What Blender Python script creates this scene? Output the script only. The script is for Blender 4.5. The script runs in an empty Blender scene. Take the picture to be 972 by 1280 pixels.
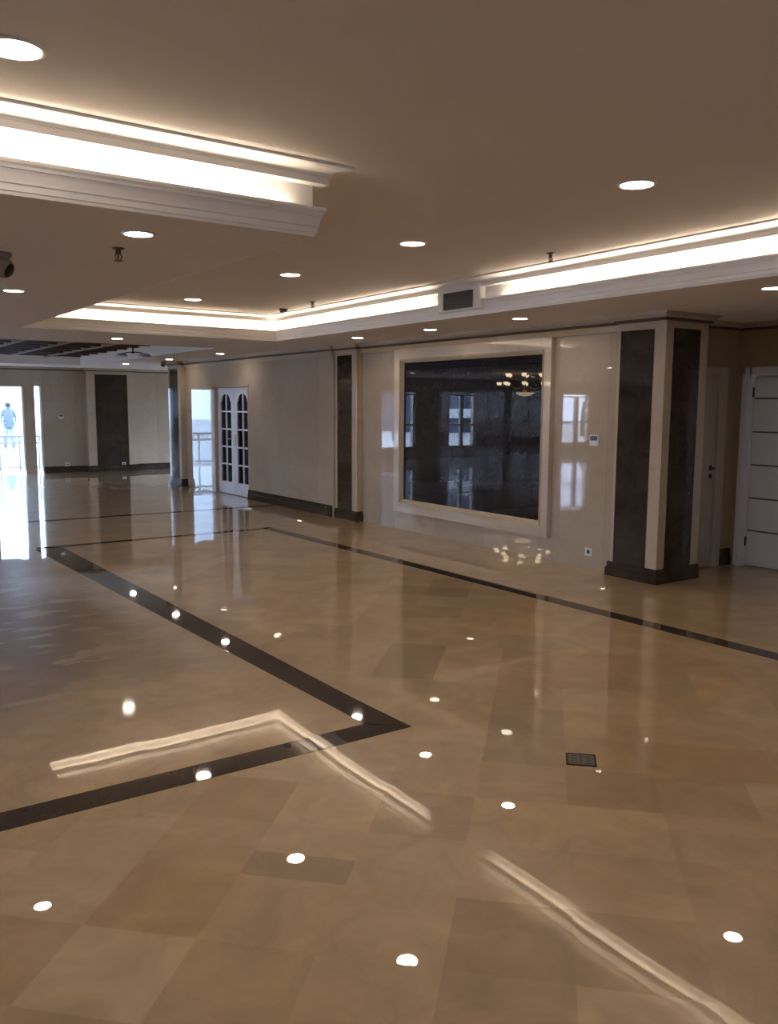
import bpy, bmesh, math, random
from mathutils import Vector, Matrix
from mathutils.geometry import tessellate_polygon
random.seed(7)
SC = bpy.context.scene
COL = SC.collection
PI = math.pi
S = 2.5      # soffit height
T = 2.83     # raised tray height

# ------------------------------------------------------------------ materials
def new_mat(name):
    m = bpy.data.materials.new(name); m.use_nodes = True
    nt = m.node_tree; nt.nodes.clear()
    out = nt.nodes.new('ShaderNodeOutputMaterial')
    b = nt.nodes.new('ShaderNodeBsdfPrincipled')
    nt.links.new(b.outputs[0], out.inputs[0])
    return m, nt, b, out

def plain(name, col, rough=0.5, metal=0.0, var=0.06, scale=6.0, spec=0.5):
    """painted / cast surface with a slight procedural mottling"""
    m, nt, b, out = new_mat(name)
    tc = nt.nodes.new('ShaderNodeTexCoord')
    n = nt.nodes.new('ShaderNodeTexNoise'); n.inputs['Scale'].default_value = scale; n.inputs['Detail'].default_value = 4
    nt.links.new(tc.outputs['Object'], n.inputs['Vector'])
    r = nt.nodes.new('ShaderNodeValToRGB')
    r.color_ramp.elements[0].position = 0.3; r.color_ramp.elements[1].position = 0.7
    r.color_ramp.elements[0].color = (*[c * (1 - var) for c in col], 1)
    r.color_ramp.elements[1].color = (*[min(1, c * (1 + var)) for c in col], 1)
    nt.links.new(n.outputs['Fac'], r.inputs['Fac'])
    nt.links.new(r.outputs['Color'], b.inputs['Base Color'])
    b.inputs['Roughness'].default_value = rough
    b.inputs['Metallic'].default_value = metal
    b.inputs['Specular IOR Level'].default_value = spec
    return m

def emissive(name, col, strength):
    m, nt, b, out = new_mat(name)
    b.inputs['Base Color'].default_value = (0.8, 0.8, 0.8, 1)
    b.inputs['Emission Color'].default_value = (*col, 1)
    b.inputs['Emission Strength'].default_value = strength
    return m

def marble(name, c0, c1, vein, vein_amt, scale, rough, joint=None, spec=0.5, wave=0.0):
    """polished stone: cloudy two-tone body, thin distorted veins, optional slab joints"""
    m, nt, b, out = new_mat(name)
    L = nt.links.new
    tc = nt.nodes.new('ShaderNodeTexCoord')
    n1 = nt.nodes.new('ShaderNodeTexNoise'); n1.inputs['Scale'].default_value = scale
    n1.inputs['Detail'].default_value = 8; n1.inputs['Roughness'].default_value = 0.6
    n1.inputs['Distortion'].default_value = 0.6
    L(tc.outputs['Object'], n1.inputs['Vector'])
    r1 = nt.nodes.new('ShaderNodeValToRGB')
    r1.color_ramp.elements[0].position = 0.35; r1.color_ramp.elements[1].position = 0.68
    r1.color_ramp.elements[0].color = (*c0, 1); r1.color_ramp.elements[1].color = (*c1, 1)
    L(n1.outputs['Fac'], r1.inputs['Fac'])
    n2 = nt.nodes.new('ShaderNodeTexNoise'); n2.inputs['Scale'].default_value = scale * 1.7
    n2.inputs['Detail'].default_value = 10; n2.inputs['Distortion'].default_value = 1.4
    L(tc.outputs['Object'], n2.inputs['Vector'])
    r2 = nt.nodes.new('ShaderNodeValToRGB')          # a narrow ridge of the noise = a vein
    e = r2.color_ramp.elements
    e[0].position = 0.485; e[0].color = (0, 0, 0, 1); e[1].position = 0.515; e[1].color = (0, 0, 0, 1)
    k = e.new(0.5); k.color = (1, 1, 1, 1)
    L(n2.outputs['Fac'], r2.inputs['Fac'])
    mul = nt.nodes.new('ShaderNodeMath'); mul.operation = 'MULTIPLY'; mul.inputs[1].default_value = vein_amt
    L(r2.outputs['Color'], mul.inputs[0])
    mix = nt.nodes.new('ShaderNodeMix'); mix.data_type = 'RGBA'
    L(mul.outputs[0], mix.inputs['Factor']); L(r1.outputs['Color'], mix.inputs['A'])
    mix.inputs['B'].default_value = (*vein, 1)
    colour = mix.outputs['Result']
    if joint:
        sep = nt.nodes.new('ShaderNodeSeparateXYZ'); L(tc.outputs['Object'], sep.inputs[0])
        axis, pitch, dark = joint
        add = nt.nodes.new('ShaderNodeMath'); add.operation = 'ADD'; add.inputs[1].default_value = 100.0
        L(sep.outputs[axis], add.inputs[0])
        mod = nt.nodes.new('ShaderNodeMath'); mod.operation = 'MODULO'; mod.inputs[1].default_value = pitch
        L(add.outputs[0], mod.inputs[0])
        lt = nt.nodes.new('ShaderNodeMath'); lt.operation = 'LESS_THAN'; lt.inputs[1].default_value = 0.006
        L(mod.outputs[0], lt.inputs[0])
        # each slab its own slight tone
        div = nt.nodes.new('ShaderNodeMath'); div.operation = 'DIVIDE'; div.inputs[1].default_value = pitch
        L(add.outputs[0], div.inputs[0])
        fl = nt.nodes.new('ShaderNodeMath'); fl.operation = 'FLOOR'; L(div.outputs[0], fl.inputs[0])
        wn = nt.nodes.new('ShaderNodeTexWhiteNoise'); wn.noise_dimensions = '1D'; L(fl.outputs[0], wn.inputs['W'])
        mr = nt.nodes.new('ShaderNodeMapRange'); mr.inputs['To Min'].default_value = 0.9; mr.inputs['To Max'].default_value = 1.06
        L(wn.outputs['Value'], mr.inputs['Value'])
        hs = nt.nodes.new('ShaderNodeHueSaturation'); L(mr.outputs[0], hs.inputs['Value']); L(colour, hs.inputs['Color'])
        mj = nt.nodes.new('ShaderNodeMix'); mj.data_type = 'RGBA'
        L(lt.outputs[0], mj.inputs['Factor']); L(hs.outputs[0], mj.inputs['A'])
        mj.inputs['B'].default_value = (*[c * dark for c in c0], 1)
        colour = mj.outputs['Result']
    L(colour, b.inputs['Base Color'])
    b.inputs['Roughness'].default_value = rough
    b.inputs['Specular IOR Level'].default_value = spec
    if wave:
        nb = nt.nodes.new('ShaderNodeTexNoise'); nb.inputs['Scale'].default_value = 2.2; nb.inputs['Detail'].default_value = 1
        L(tc.outputs['Object'], nb.inputs['Vector'])
        bp = nt.nodes.new('ShaderNodeBump'); bp.inputs['Strength'].default_value = 1.0; bp.inputs['Distance'].default_value = wave
        L(nb.outputs['Fac'], bp.inputs['Height']); L(bp.outputs[0], b.inputs['Normal'])
    return m

def floor_mat():
    """polished beige marble: tone of each tile comes from the tile itself, plus clouding, fine veins and traffic dirt"""
    m, nt, b, out = new_mat('polished_floor_marble')
    L = nt.links.new
    tc = nt.nodes.new('ShaderNodeTexCoord')
    at = nt.nodes.new('ShaderNodeAttribute'); at.attribute_name = 'tile'
    tl = nt.nodes.new('ShaderNodeAttribute'); tl.attribute_name = 'tilt'
    n1 = nt.nodes.new('ShaderNodeTexNoise'); n1.inputs['Scale'].default_value = 3.5; n1.inputs['Detail'].default_value = 8
    n1.inputs['Roughness'].default_value = 0.62; n1.inputs['Distortion'].default_value = 0.8
    L(tc.outputs['Object'], n1.inputs['Vector'])
    mr = nt.nodes.new('ShaderNodeMapRange'); mr.inputs['From Min'].default_value = 0.3; mr.inputs['From Max'].default_value = 0.7
    mr.inputs['To Min'].default_value = 0.80; mr.inputs['To Max'].default_value = 1.14
    L(n1.outputs['Fac'], mr.inputs['Value'])
    hs = nt.nodes.new('ShaderNodeHueSaturation'); L(mr.outputs[0], hs.inputs['Value']); L(at.outputs['Color'], hs.inputs['Color'])
    # the dusty, trodden patch on the left of the hall
    mp = nt.nodes.new('ShaderNodeMapping'); mp.inputs['Location'].default_value = (-1.0, -7.0, 0)
    mp.vector_type = 'POINT'
    L(tc.outputs['Object'], mp.inputs['Vector'])
    sc = nt.nodes.new('ShaderNodeVectorMath'); sc.operation = 'MULTIPLY'; sc.inputs[1].default_value = (0.68, 0.36, 0)
    L(mp.outputs[0], sc.inputs[0])
    ln = nt.nodes.new('ShaderNodeVectorMath'); ln.operation = 'LENGTH'; L(sc.outputs[0], ln.inputs[0])
    n3 = nt.nodes.new('ShaderNodeTexNoise'); n3.inputs['Scale'].default_value = 2.6; n3.inputs['Detail'].default_value = 4
    L(tc.outputs['Object'], n3.inputs['Vector'])
    ad = nt.nodes.new('ShaderNodeMath'); ad.operation = 'ADD'; L(ln.outputs['Value'], ad.inputs[0]); L(n3.outputs['Fac'], ad.inputs[1])
    mk = nt.nodes.new('ShaderNodeMapRange'); mk.inputs['From Min'].default_value = 0.95; mk.inputs['From Max'].default_value = 1.6
    mk.inputs['To Min'].default_value = 0.95; mk.inputs['To Max'].default_value = 0.0
    L(ad.outputs[0], mk.inputs['Value'])
    mx = nt.nodes.new('ShaderNodeMix'); mx.data_type = 'RGBA'
    L(mk.outputs[0], mx.inputs['Factor']); L(hs.outputs[0], mx.inputs['A']); mx.inputs['B'].default_value = (0.26, 0.182, 0.105, 1)
    # brushed pale strokes across the dusty patch
    rm = nt.nodes.new('ShaderNodeMapping'); rm.inputs['Rotation'].default_value = (0, 0, 0.6); rm.inputs['Scale'].default_value = (1.5, 4.0, 1)
    L(tc.outputs['Object'], rm.inputs['Vector'])
    ns = nt.nodes.new('ShaderNodeTexNoise'); ns.inputs['Scale'].default_value = 1.6; ns.inputs['Detail'].default_value = 3
    L(rm.outputs[0], ns.inputs['Vector'])
    sr = nt.nodes.new('ShaderNodeMapRange'); sr.inputs['From Min'].default_value = 0.55; sr.inputs['From Max'].default_value = 0.60; sr.inputs['To Max'].default_value = 1.0
    L(ns.outputs['Fac'], sr.inputs['Value'])
    sm = nt.nodes.new('ShaderNodeMath'); sm.operation = 'MULTIPLY'; L(sr.outputs[0], sm.inputs[0]); L(mk.outputs[0], sm.inputs[1])
    mx2 = nt.nodes.new('ShaderNodeMix'); mx2.data_type = 'RGBA'
    L(sm.outputs[0], mx2.inputs['Factor']); L(mx.outputs['Result'], mx2.inputs['A']); mx2.inputs['B'].default_value = (0.48, 0.37, 0.24, 1)
    L(mx2.outputs['Result'], b.inputs['Base Color'])
    rg = nt.nodes.new('ShaderNodeMapRange'); rg.inputs['From Max'].default_value = 0.55
    rg.inputs['To Min'].default_value = 0.012; rg.inputs['To Max'].default_value = 0.06
    L(mk.outputs[0], rg.inputs['Value']); dl_ = nt.nodes.new('ShaderNodeMapRange'); dl_.inputs['To Min'].default_value = 0.05; dl_.inputs['To Max'].default_value = 0.0   # the outer halls are less freshly polished
    L(at.outputs['Alpha'], dl_.inputs['Value'])
    rs = nt.nodes.new('ShaderNodeMath'); rs.operation = 'ADD'; L(rg.outputs[0], rs.inputs[0]); L(dl_.outputs[0], rs.inputs[1])
    L(rs.outputs[0], b.inputs['Coat Roughness'])
    b.inputs['Coat Weight'].default_value = 1.0; b.inputs['Coat IOR'].default_value = 1.5; b.inputs['Roughness'].default_value = 0.36
    b.inputs['Specular IOR Level'].default_value = 0.5
    # every tile lies very slightly out of level, the polish is very slightly wavy
    nb = nt.nodes.new('ShaderNodeTexNoise'); nb.inputs['Scale'].default_value = 3.0; nb.inputs['Detail'].default_value = 1
    L(tc.outputs['Object'], nb.inputs['Vector'])
    bp = nt.nodes.new('ShaderNodeBump'); bp.inputs['Strength'].default_value = 1.0; bp.inputs['Distance'].default_value = 0.00035
    L(nb.outputs['Fac'], bp.inputs['Height'])
    va = nt.nodes.new('ShaderNodeVectorMath'); va.operation = 'ADD'; L(bp.outputs[0], va.inputs[0]); L(tl.outputs['Vector'], va.inputs[1])
    vn = nt.nodes.new('ShaderNodeVectorMath'); vn.operation = 'NORMALIZE'; L(va.outputs[0], vn.inputs[0])
    L(vn.outputs[0], b.inputs['Normal']); L(vn.outputs[0], b.inputs['Coat Normal'])
    return m

def pane_mat(name, tint, refl=0.9):
    """window glass: clear with a real Fresnel reflection"""
    m = bpy.data.materials.new(name); m.use_nodes = True
    nt = m.node_tree; nt.nodes.clear(); L = nt.links.new
    out = nt.nodes.new('ShaderNodeOutputMaterial')
    tr = nt.nodes.new('ShaderNodeBsdfTransparent'); tr.inputs[0].default_value = (*tint, 1)
    gl = nt.nodes.new('ShaderNodeBsdfGlossy'); gl.inputs['Roughness'].default_value = 0.01
    lw = nt.nodes.new('ShaderNodeLayerWeight')
    pw = nt.nodes.new('ShaderNodeMath'); pw.operation = 'POWER'; pw.inputs[1].default_value = 5.0
    L(lw.outputs['Facing'], pw.inputs[0])
    ma = nt.nodes.new('ShaderNodeMath'); ma.operation = 'MULTIPLY_ADD'; ma.inputs[1].default_value = refl; ma.inputs[2].default_value = refl * .045
    L(pw.outputs[0], ma.inputs[0])
    mx = nt.nodes.new('ShaderNodeMixShader')
    L(ma.outputs[0], mx.inputs[0]); L(tr.outputs[0], mx.inputs[1]); L(gl.outputs[0], mx.inputs[2]); L(mx.outputs[0], out.inputs[0])
    return m

LAMP = (1.0, 0.80, 0.60)
M = {}
M['paint'] = plain('matt_ceiling_paint', (0.80, 0.75, 0.72), 0.7, var=0.02, scale=1.5, spec=0.2)
M['plaster'] = plain('white_moulded_plaster', (0.85, 0.81, 0.77), 0.6, var=0.02, scale=3, spec=0.25)
M['cream'] = marble('cream_wall_marble', (0.43, 0.345, 0.255), (0.50, 0.41, 0.31), (0.36, 0.27, 0.19), 0.3, 0.9, 0.018, ('Y', 0.92, 0.75))
M['creamx'] = marble('cream_wall_marble_end', (0.43, 0.345, 0.255), (0.50, 0.41, 0.31), (0.36, 0.27, 0.19), 0.3, 0.9, 0.018, ('X', 0.92, 0.75))
M['cream_plain'] = marble('cream_marble', (0.47, 0.375, 0.275), (0.53, 0.435, 0.325), (0.38, 0.28, 0.19), 0.25, 1.1, 0.03)
M['frame'] = marble('frame_marble', (0.53, 0.445, 0.35), (0.58, 0.49, 0.395), (0.42, 0.32, 0.23), 0.2, 1.2, 0.05)
M['slab'] = marble('black_emperor_marble', (0.005, 0.006, 0.010), (0.016, 0.016, 0.022), (0.10, 0.08, 0.065), 0.20, 6.5, 0.010, spec=0.40)
M['dark'] = marble('dark_brown_marble', (0.022, 0.015, 0.011), (0.05, 0.036, 0.027), (0.10, 0.075, 0.055), 0.25, 3.4, 0.05)
M['band'] = marble('dark_floor_marble', (0.040, 0.029, 0.022), (0.066, 0.049, 0.038), (0.12, 0.09, 0.07), 0.25, 3.0, 0.03, wave=0.0003)
M['floor'] = floor_mat()
M['cornice'] = plain('bronze_brown_cornice', (0.085, 0.055, 0.035), 0.45, var=0.08)
M['cornice_pale'] = plain('stone_beige_cornice', (0.42, 0.335, 0.235), 0.4, var=0.04)
M['gold_pale'] = plain('pale_ochre_moulding', (0.46, 0.36, 0.24), 0.3, var=0.05)
M['gold'] = plain('ochre_stone_moulding', (0.40, 0.285, 0.15), 0.35, var=0.06)
M['white_door'] = plain('white_lacquer', (0.70, 0.69, 0.72), 0.35, var=0.015)
M['beige_door'] = plain('beige_lacquer', (0.40, 0.325, 0.25), 0.45, var=0.03)
M['alcove'] = plain('beige_wall_paint', (0.33, 0.235, 0.135), 0.6, var=0.03, spec=0.3)
M['steel'] = plain('satin_steel', (0.62, 0.60, 0.57), 0.3, 1.0, var=0.03)
M['black'] = plain('black_plastic', (0.012, 0.011, 0.011), 0.35, var=0.1)
M['bronze'] = plain('aged_bronze', (0.05, 0.032, 0.02), 0.4, 0.8, var=0.1)
M['grey'] = plain('grey_louvre_enamel', (0.10, 0.10, 0.085), 0.5, var=0.06)
M['white_plastic'] = plain('white_plastic', (0.72, 0.70, 0.66), 0.4, var=0.02)
M['screen'] = plain('grey_display', (0.10, 0.11, 0.14), 0.2, var=0.1)
M['fitting'] = plain('tarnished_fitting', (0.16, 0.12, 0.09), 0.45, 0.6, var=0.08)
M['brass'] = plain('brass', (0.45, 0.29, 0.12), 0.3, 1.0, var=0.08)
M['wood'] = plain('dark_stained_wood', (0.085, 0.045, 0.03), 0.55, var=0.25, scale=5)
M['batten'] = plain('greyed_wood_batten', (0.30, 0.24, 0.21), 0.6, var=0.15, scale=5)
M['lamp'] = emissive('lit_lamp_diffuser', (1.0, 0.85, 0.72), 84.0)
M['led'] = emissive('lit_led_tape', (1.0, 0.85, 0.66), 58.0)
M['bulb'] = emissive('lit_chandelier_shade', (1.0, 0.80, 0.52), 15.0)
M['bowl'] = emissive('lit_glass_bowl', (1.0, 0.78, 0.5), 5.0)
M['glass'] = pane_mat('clear_window_glass', (0.97, 0.985, 1.0))
M['curtain'] = plain('grey_sheer_curtain', (0.30, 0.29, 0.32), 0.9, var=0.05)
M['tinted'] = pane_mat('tinted_glass', (0.66, 0.72, 0.76))
M['doorglass'] = pane_mat('door_glass', (0.62, 0.66, 0.72), 0.35)
M['opal'] = plain('opal_glass', (0.72, 0.72, 0.76), 0.3, var=0.02)
M['paving'] = plain('pale_paving', (0.55, 0.55, 0.54), 0.8, var=0.08, scale=1.0)
M['rail'] = plain('grey_rail_paint', (0.34, 0.34, 0.38), 0.5, var=0.05)
M['blue_cloth'] = plain('blue_jacket_cloth', (0.11, 0.125, 0.17), 0.9, var=0.1)
M['skin'] = plain('skin', (0.45, 0.28, 0.2), 0.6, var=0.05)
M['hair'] = plain('dark_hair', (0.03, 0.022, 0.018), 0.7, var=0.2)
M['trousers'] = plain('pale_grey_trousers', (0.22, 0.22, 0.24), 0.9, var=0.1)
M['facade'] = plain('blue_grey_render', (0.07, 0.08, 0.12), 0.8, var=0.1, scale=0.6)
M['facade_white'] = plain('white_balcony_render', (0.7, 0.7, 0.7), 0.7, var=0.05)
M['bark'] = plain('grey_bark', (0.07, 0.06, 0.055), 0.9, var=0.3, scale=12)
M['dark_room'] = plain('unlit_room_plaster', (0.28, 0.27, 0.27), 0.8, var=0.03)

# ------------------------------------------------------------------ mesh helpers
class MB:
    def __init__(s): s.v = []; s.f = []; s.m = []; s.sm = []
    def face(s, pts, mat=0, smooth=False):
        i = len(s.v); s.v += [tuple(p) for p in pts]; s.f.append(tuple(range(i, i + len(pts)))); s.m.append(mat); s.sm.append(smooth)
    def raw(s, verts, faces, mat=0, smooth=False):
        i = len(s.v); s.v += [tuple(p) for p in verts]
        for f in faces: s.f.append(tuple(k + i for k in f)); s.m.append(mat); s.sm.append(smooth)
    def box(s, x0, x1, y0, y1, z0, z1, mat=0, ch=0.0):
        """box with chamfered vertical and horizontal edges when ch > 0"""
        if x0 > x1: x0, x1 = x1, x0
        if y0 > y1: y0, y1 = y1, y0
        if z0 > z1: z0, z1 = z1, z0
        if ch <= 0:
            v = [(x, y, z) for z in (z0, z1) for x, y in ((x0, y0), (x1, y0), (x1, y1), (x0, y1))]
            s.raw(v, [(3, 2, 1, 0), (4, 5, 6, 7), (0, 1, 5, 4), (1, 2, 6, 5), (2, 3, 7, 6), (3, 0, 4, 7)], mat); return
        bm = bmesh.new(); bmesh.ops.create_cube(bm, size=1.0)
        bmesh.ops.scale(bm, vec=(x1 - x0, y1 - y0, z1 - z0), verts=bm.verts)
        bmesh.ops.translate(bm, vec=((x0 + x1) / 2, (y0 + y1) / 2, (z0 + z1) / 2), verts=bm.verts)
        bmesh.ops.bevel(bm, geom=bm.edges[:], offset=min(ch, 0.45 * min(x1 - x0, y1 - y0, z1 - z0)), segments=2, affect='EDGES', profile=0.5)
        s.frombm(bm, mat)
    def frombm(s, bm, mat=0, smooth=False, mtx=None):
        if mtx is not None: bmesh.ops.transform(bm, matrix=mtx, verts=bm.verts)
        bm.verts.index_update()
        s.raw([v.co[:] for v in bm.verts], [[v.index for v in f.verts] for f in bm.faces], mat, smooth); bm.free()
    def lathe(s, prof, c=(0, 0, 0), axis='Z', seg=24, mat=0, smooth=True, mtx=None):
        """prof: (radius, height) pairs; closed with caps where radius = 0"""
        vs = []
        for r, z in prof:
            for k in range(seg):
                a = 2 * PI * k / seg; p = Vector((r * math.cos(a), r * math.sin(a), z))
                if axis == 'X': p = Vector((p.z, p.x, p.y))
                elif axis == 'Y': p = Vector((p.x, p.z, p.y)) if False else Vector((p.y, p.z, p.x))
                if mtx is not None: p = mtx @ p
                vs.append((p.x + c[0], p.y + c[1], p.z + c[2]))
        fs = [(i * seg + k, i * seg + (k + 1) % seg, (i + 1) * seg + (k + 1) % seg, (i + 1) * seg + k) for i in range(len(prof) - 1) for k in range(seg)]
        s.raw(vs, fs, mat, smooth)
    def tube(s, pts, r, seg=8, mat=0, r1=None):
        pts = [Vector(p) for p in pts]; n = len(pts); vs = []; ref = None
        for i, p in enumerate(pts):
            d = (pts[min(i + 1, n - 1)] - pts[max(i - 1, 0)]).normalized()
            if ref is None:
                ref = Vector((0, 0, 1)) if abs(d.z) < 0.9 else Vector((1, 0, 0))
            a = d.cross(ref).normalized(); b = a.cross(d).normalized(); ref = b
            rr = r if r1 is None else r + (r1 - r) * i / (n - 1)
            for k in range(seg):
                t = 2 * PI * k / seg; vs.append(p + a * rr * math.cos(t) + b * rr * math.sin(t))
        fs = [(i * seg + k, i * seg + (k + 1) % seg, (i + 1) * seg + (k + 1) % seg, (i + 1) * seg + k) for i in range(n - 1) for k in range(seg)]
        fs += [tuple(range(seg))[::-1], tuple((n - 1) * seg + k for k in range(seg))]
        s.raw(vs, fs, mat, True)
    def prism(s, poly, fn, d0, d1, mat=0):
        """poly: 2-D outline, fn(u, v, d) -> 3-D point"""
        n = len(poly)
        a = [fn(u, v, d0) for u, v in poly]; b = [fn(u, v, d1) for u, v in poly]
        s.raw(a + b, [tuple(range(n))[::-1], tuple(range(n, 2 * n))] + [(i, (i + 1) % n, n + (i + 1) % n, n + i) for i in range(n)], mat)
    def build(s, name, mats, parent=None, loc=None, fix=True):
        me = bpy.data.meshes.new(name)
        off = Vector((0, 0, 0))
        if parent is not None: off = parent['_o'] if False else ORIG[parent.name]
        elif loc is not None: off = Vector(loc)
        me.from_pydata([tuple(Vector(v) - off) for v in s.v], [], s.f)
        if not isinstance(mats, (list, tuple)): mats = [mats]
        for m in mats: me.materials.append(m)
        for p, mi, sm in zip(me.polygons, s.m, s.sm): p.material_index = mi; p.use_smooth = sm
        if fix:
            bm = bmesh.new(); bm.from_mesh(me); bmesh.ops.remove_doubles(bm, verts=bm.verts, dist=1e-5)
            bmesh.ops.recalc_face_normals(bm, faces=bm.faces); bm.to_mesh(me); bm.free()
        me.update()
        o = bpy.data.objects.new(name, me); COL.objects.link(o)
        if parent is not None: o.parent = parent; ORIG[o.name] = off
        else: o.location = off; ORIG[o.name] = off
        return o

ORIG = {}
def tag(o, label=None, cat=None, group=None, kind=None):
    if label: o['label'] = label
    if cat: o['category'] = cat
    if group: o['group'] = group
    if kind: o['kind'] = kind
    return o
def thing(name, loc, label, cat, group=None, kind=None):
    o = bpy.data.objects.new(name, None); COL.objects.link(o); o.location = loc; o.empty_display_size = 0.1
    ORIG[o.name] = Vector(loc)
    return tag(o, label, cat, group, kind)
def struct(o, label=None, cat=None): return tag(o, label, cat, None, 'structure')
def copy_thing(root, loc, label, scale=None):
    r = root.copy(); COL.objects.link(r); r.location = loc; r['label'] = label
    if scale: r.scale = (scale, scale, scale)
    for ch in root.children:
        c = ch.copy(); COL.objects.link(c); c.parent = r
        for g in ch.children:
            d = g.copy(); COL.objects.link(d); d.parent = c
    return r

def clip_poly(poly, inside, cut):
    out = []
    for i in range(len(poly)):
        a, b = poly[i], poly[(i + 1) % len(poly)]
        ia, ib = inside(a), inside(b)
        if ia: out.append(a)
        if ia != ib: out.append(cut(a, b))
    return out
def clip_halfplane(poly, n, d):
    """keep n.p <= d"""
    f = lambda p: n[0] * p[0] + n[1] * p[1] - d
    def cut(a, b):
        fa, fb = f(a), f(b); t = fa / (fa - fb); return (a[0] + (b[0] - a[0]) * t, a[1] + (b[1] - a[1]) * t)
    return clip_poly(poly, lambda p: f(p) <= 0, cut)

# ------------------------------------------------------------------ floor
# dark inlaid bands: outline corners measured on the floor
C = (2.528, 3.448); A = (2.305, 10.335); B = (5.233, 10.41); R0 = (5.375, 3.1)
XL = lambda y: C[0] + (A[0] - C[0]) * (y - C[1]) / (A[1] - C[1])      # outer side of the left band
XR = lambda y: B[0] + (R0[0] - B[0]) * (y - B[1]) / (R0[1] - B[1])    # outer side of the right band
YN = lambda x: 3.448 + 0.003 * (x - C[0]) * 0
tiles = []   # (polygon, colour)
base = Vector((0.495, 0.35, 0.188))
special = {(7, 3): .62, (8, 3): .60, (13, 3): .62, (14, 3): .80, (7, 2): 1.10, (8, 2): 1.06, (6, 2): 1.06, (4, 1): .74, (5, 1): .72,
           (3, 0): .74, (2, 0): 1.08, (2, 1): 1.06, (3, 1): .92, (1, 3): .72, (2, 3): 1.10, (2, 4): .84, (2, 2): .86, (1, 2): 1.0, (0, 2): .97, (0, 1): .72,
           (-1, 1): .80, (0, 0): .82, (-1, 0): 1.08, (6, 3): .95, (4, 2): 1.08, (3, 2): 1.02, (1, 1): 1.0, (0, 3): .98, (-1, 2): 1.0}
red = {(7, 1), (8, 1)}
rt2 = math.sqrt(2)
inner = []
for iu in range(-29, 27):
    row_shift = 0.0
    for iv in range(-20, 24):
        u0, u1 = 2.34 + .381 * iu, 2.34 + .381 * (iu + 1); v0, v1 = -.51 + .385 * iv, -.51 + .385 * (iv + 1)
        q = [((u - v) / rt2, (u + v) / rt2) for u, v in ((u0, v0), (u1, v0), (u1, v1), (u0, v1))]
        t = 1 + (special[(iu, iv)] - 1) * .75 if (iu, iv) in special else random.uniform(.89, 1.09)
        col = base * t
        if t < .93: col.z *= .90; col.y *= .97
        hv = random.uniform(-.04, .04); col = Vector((col.x * (1 + hv * .5), col.y * (1 - hv * .4), col.z * (1 - hv * 1.6)))
        if (iu, iv) in red: col = Vector((base.x * .93, base.y * .85, base.z * .82))
        if (iu, iv) == (1, 3):                         # a narrow dark offcut beside a full tile
            um = 2.885; k = [((u - v) / rt2, (u + v) / rt2) for u, v in ((u0, v0), (um, v0), (um, v1), (u0, v1))]
            inner.append((k, base * .76)); q = [((u - v) / rt2, (u + v) / rt2) for u, v in ((um, v0), (u1, v0), (u1, v1), (um, v1))]; col = base * 1.04
        inner.append((q, col))
def add_region(src, planes, polish=1.0):
    for q, col in src:
        p = q
        for n, d in planes:
            p = clip_halfplane(p, n, d)
            if len(p) < 3: break
        if len(p) >= 3: tiles.append((p, (*col, polish)))
def plane_through(a, b, keep):
    n = (b[1] - a[1], -(b[0] - a[0])); d = n[0] * a[0] + n[1] * a[1]
    if n[0] * keep[0] + n[1] * keep[1] > d: n = (-n[0], -n[1]); d = -d
    return n, d
pl_left, pl_right, pl_far = plane_through(C, A, (4, 7)), plane_through(B, R0, (4, 7)), plane_through(A, B, (4, 7))
neg = lambda p: ((-p[0][0], -p[0][1]), -p[1])
pl_near = ((0, 1), 3.448)
add_region(inner, [pl_left, pl_right, pl_far, neg(pl_near)])      # inside the bands, beyond the near corner
add_region(inner, [pl_right, pl_near, ((-1, 0), 6), ((0, -1), 5)]) # towards the viewer
outer = []
for i in range(-22, 18):
    for j in range(-9, 37):
        x0, y0 = i * .6 + .1, j * .6 + .2
        outer.append(([(x0, y0), (x0 + .6, y0), (x0 + .6, y0 + .6), (x0, y0 + .6)], base * random.uniform(.95, 1.05)))
lim = [((0, 1), 21.5), ((0, -1), 5.0), ((-1, 0), 13.0), ((1, 0), 9.6)]
add_region(outer, lim + [neg(pl_right)])                            # right walkway (whole depth)
add_region(outer, lim + [pl_right, neg(pl_far)], 0.0)                    # far hall
add_region(outer, lim + [pl_far, neg(pl_left), neg(pl_near)], 0.88)       # left hall
add_region(outer, lim + [pl_right, pl_near, ((1, 0), -6)])          # far left
fb = MB()
for p, c in tiles: fb.face([(x, y, 0.0) for x, y in p])
fo = struct(fb.build('floor', M['floor'], fix=False))
me = fo.data
ca = me.color_attributes.new('tile', 'FLOAT_COLOR', 'CORNER'); ta = me.attributes.new('tilt', 'FLOAT_VECTOR', 'FACE')
for p, (q, c) in zip(me.polygons, tiles):
    for li in p.loop_indices: ca.data[li].color = (c[0], c[1], c[2], c[3])
    ta.data[p.index].vector = (random.gauss(0, .0009), random.gauss(0, .0009), 0)

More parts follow.
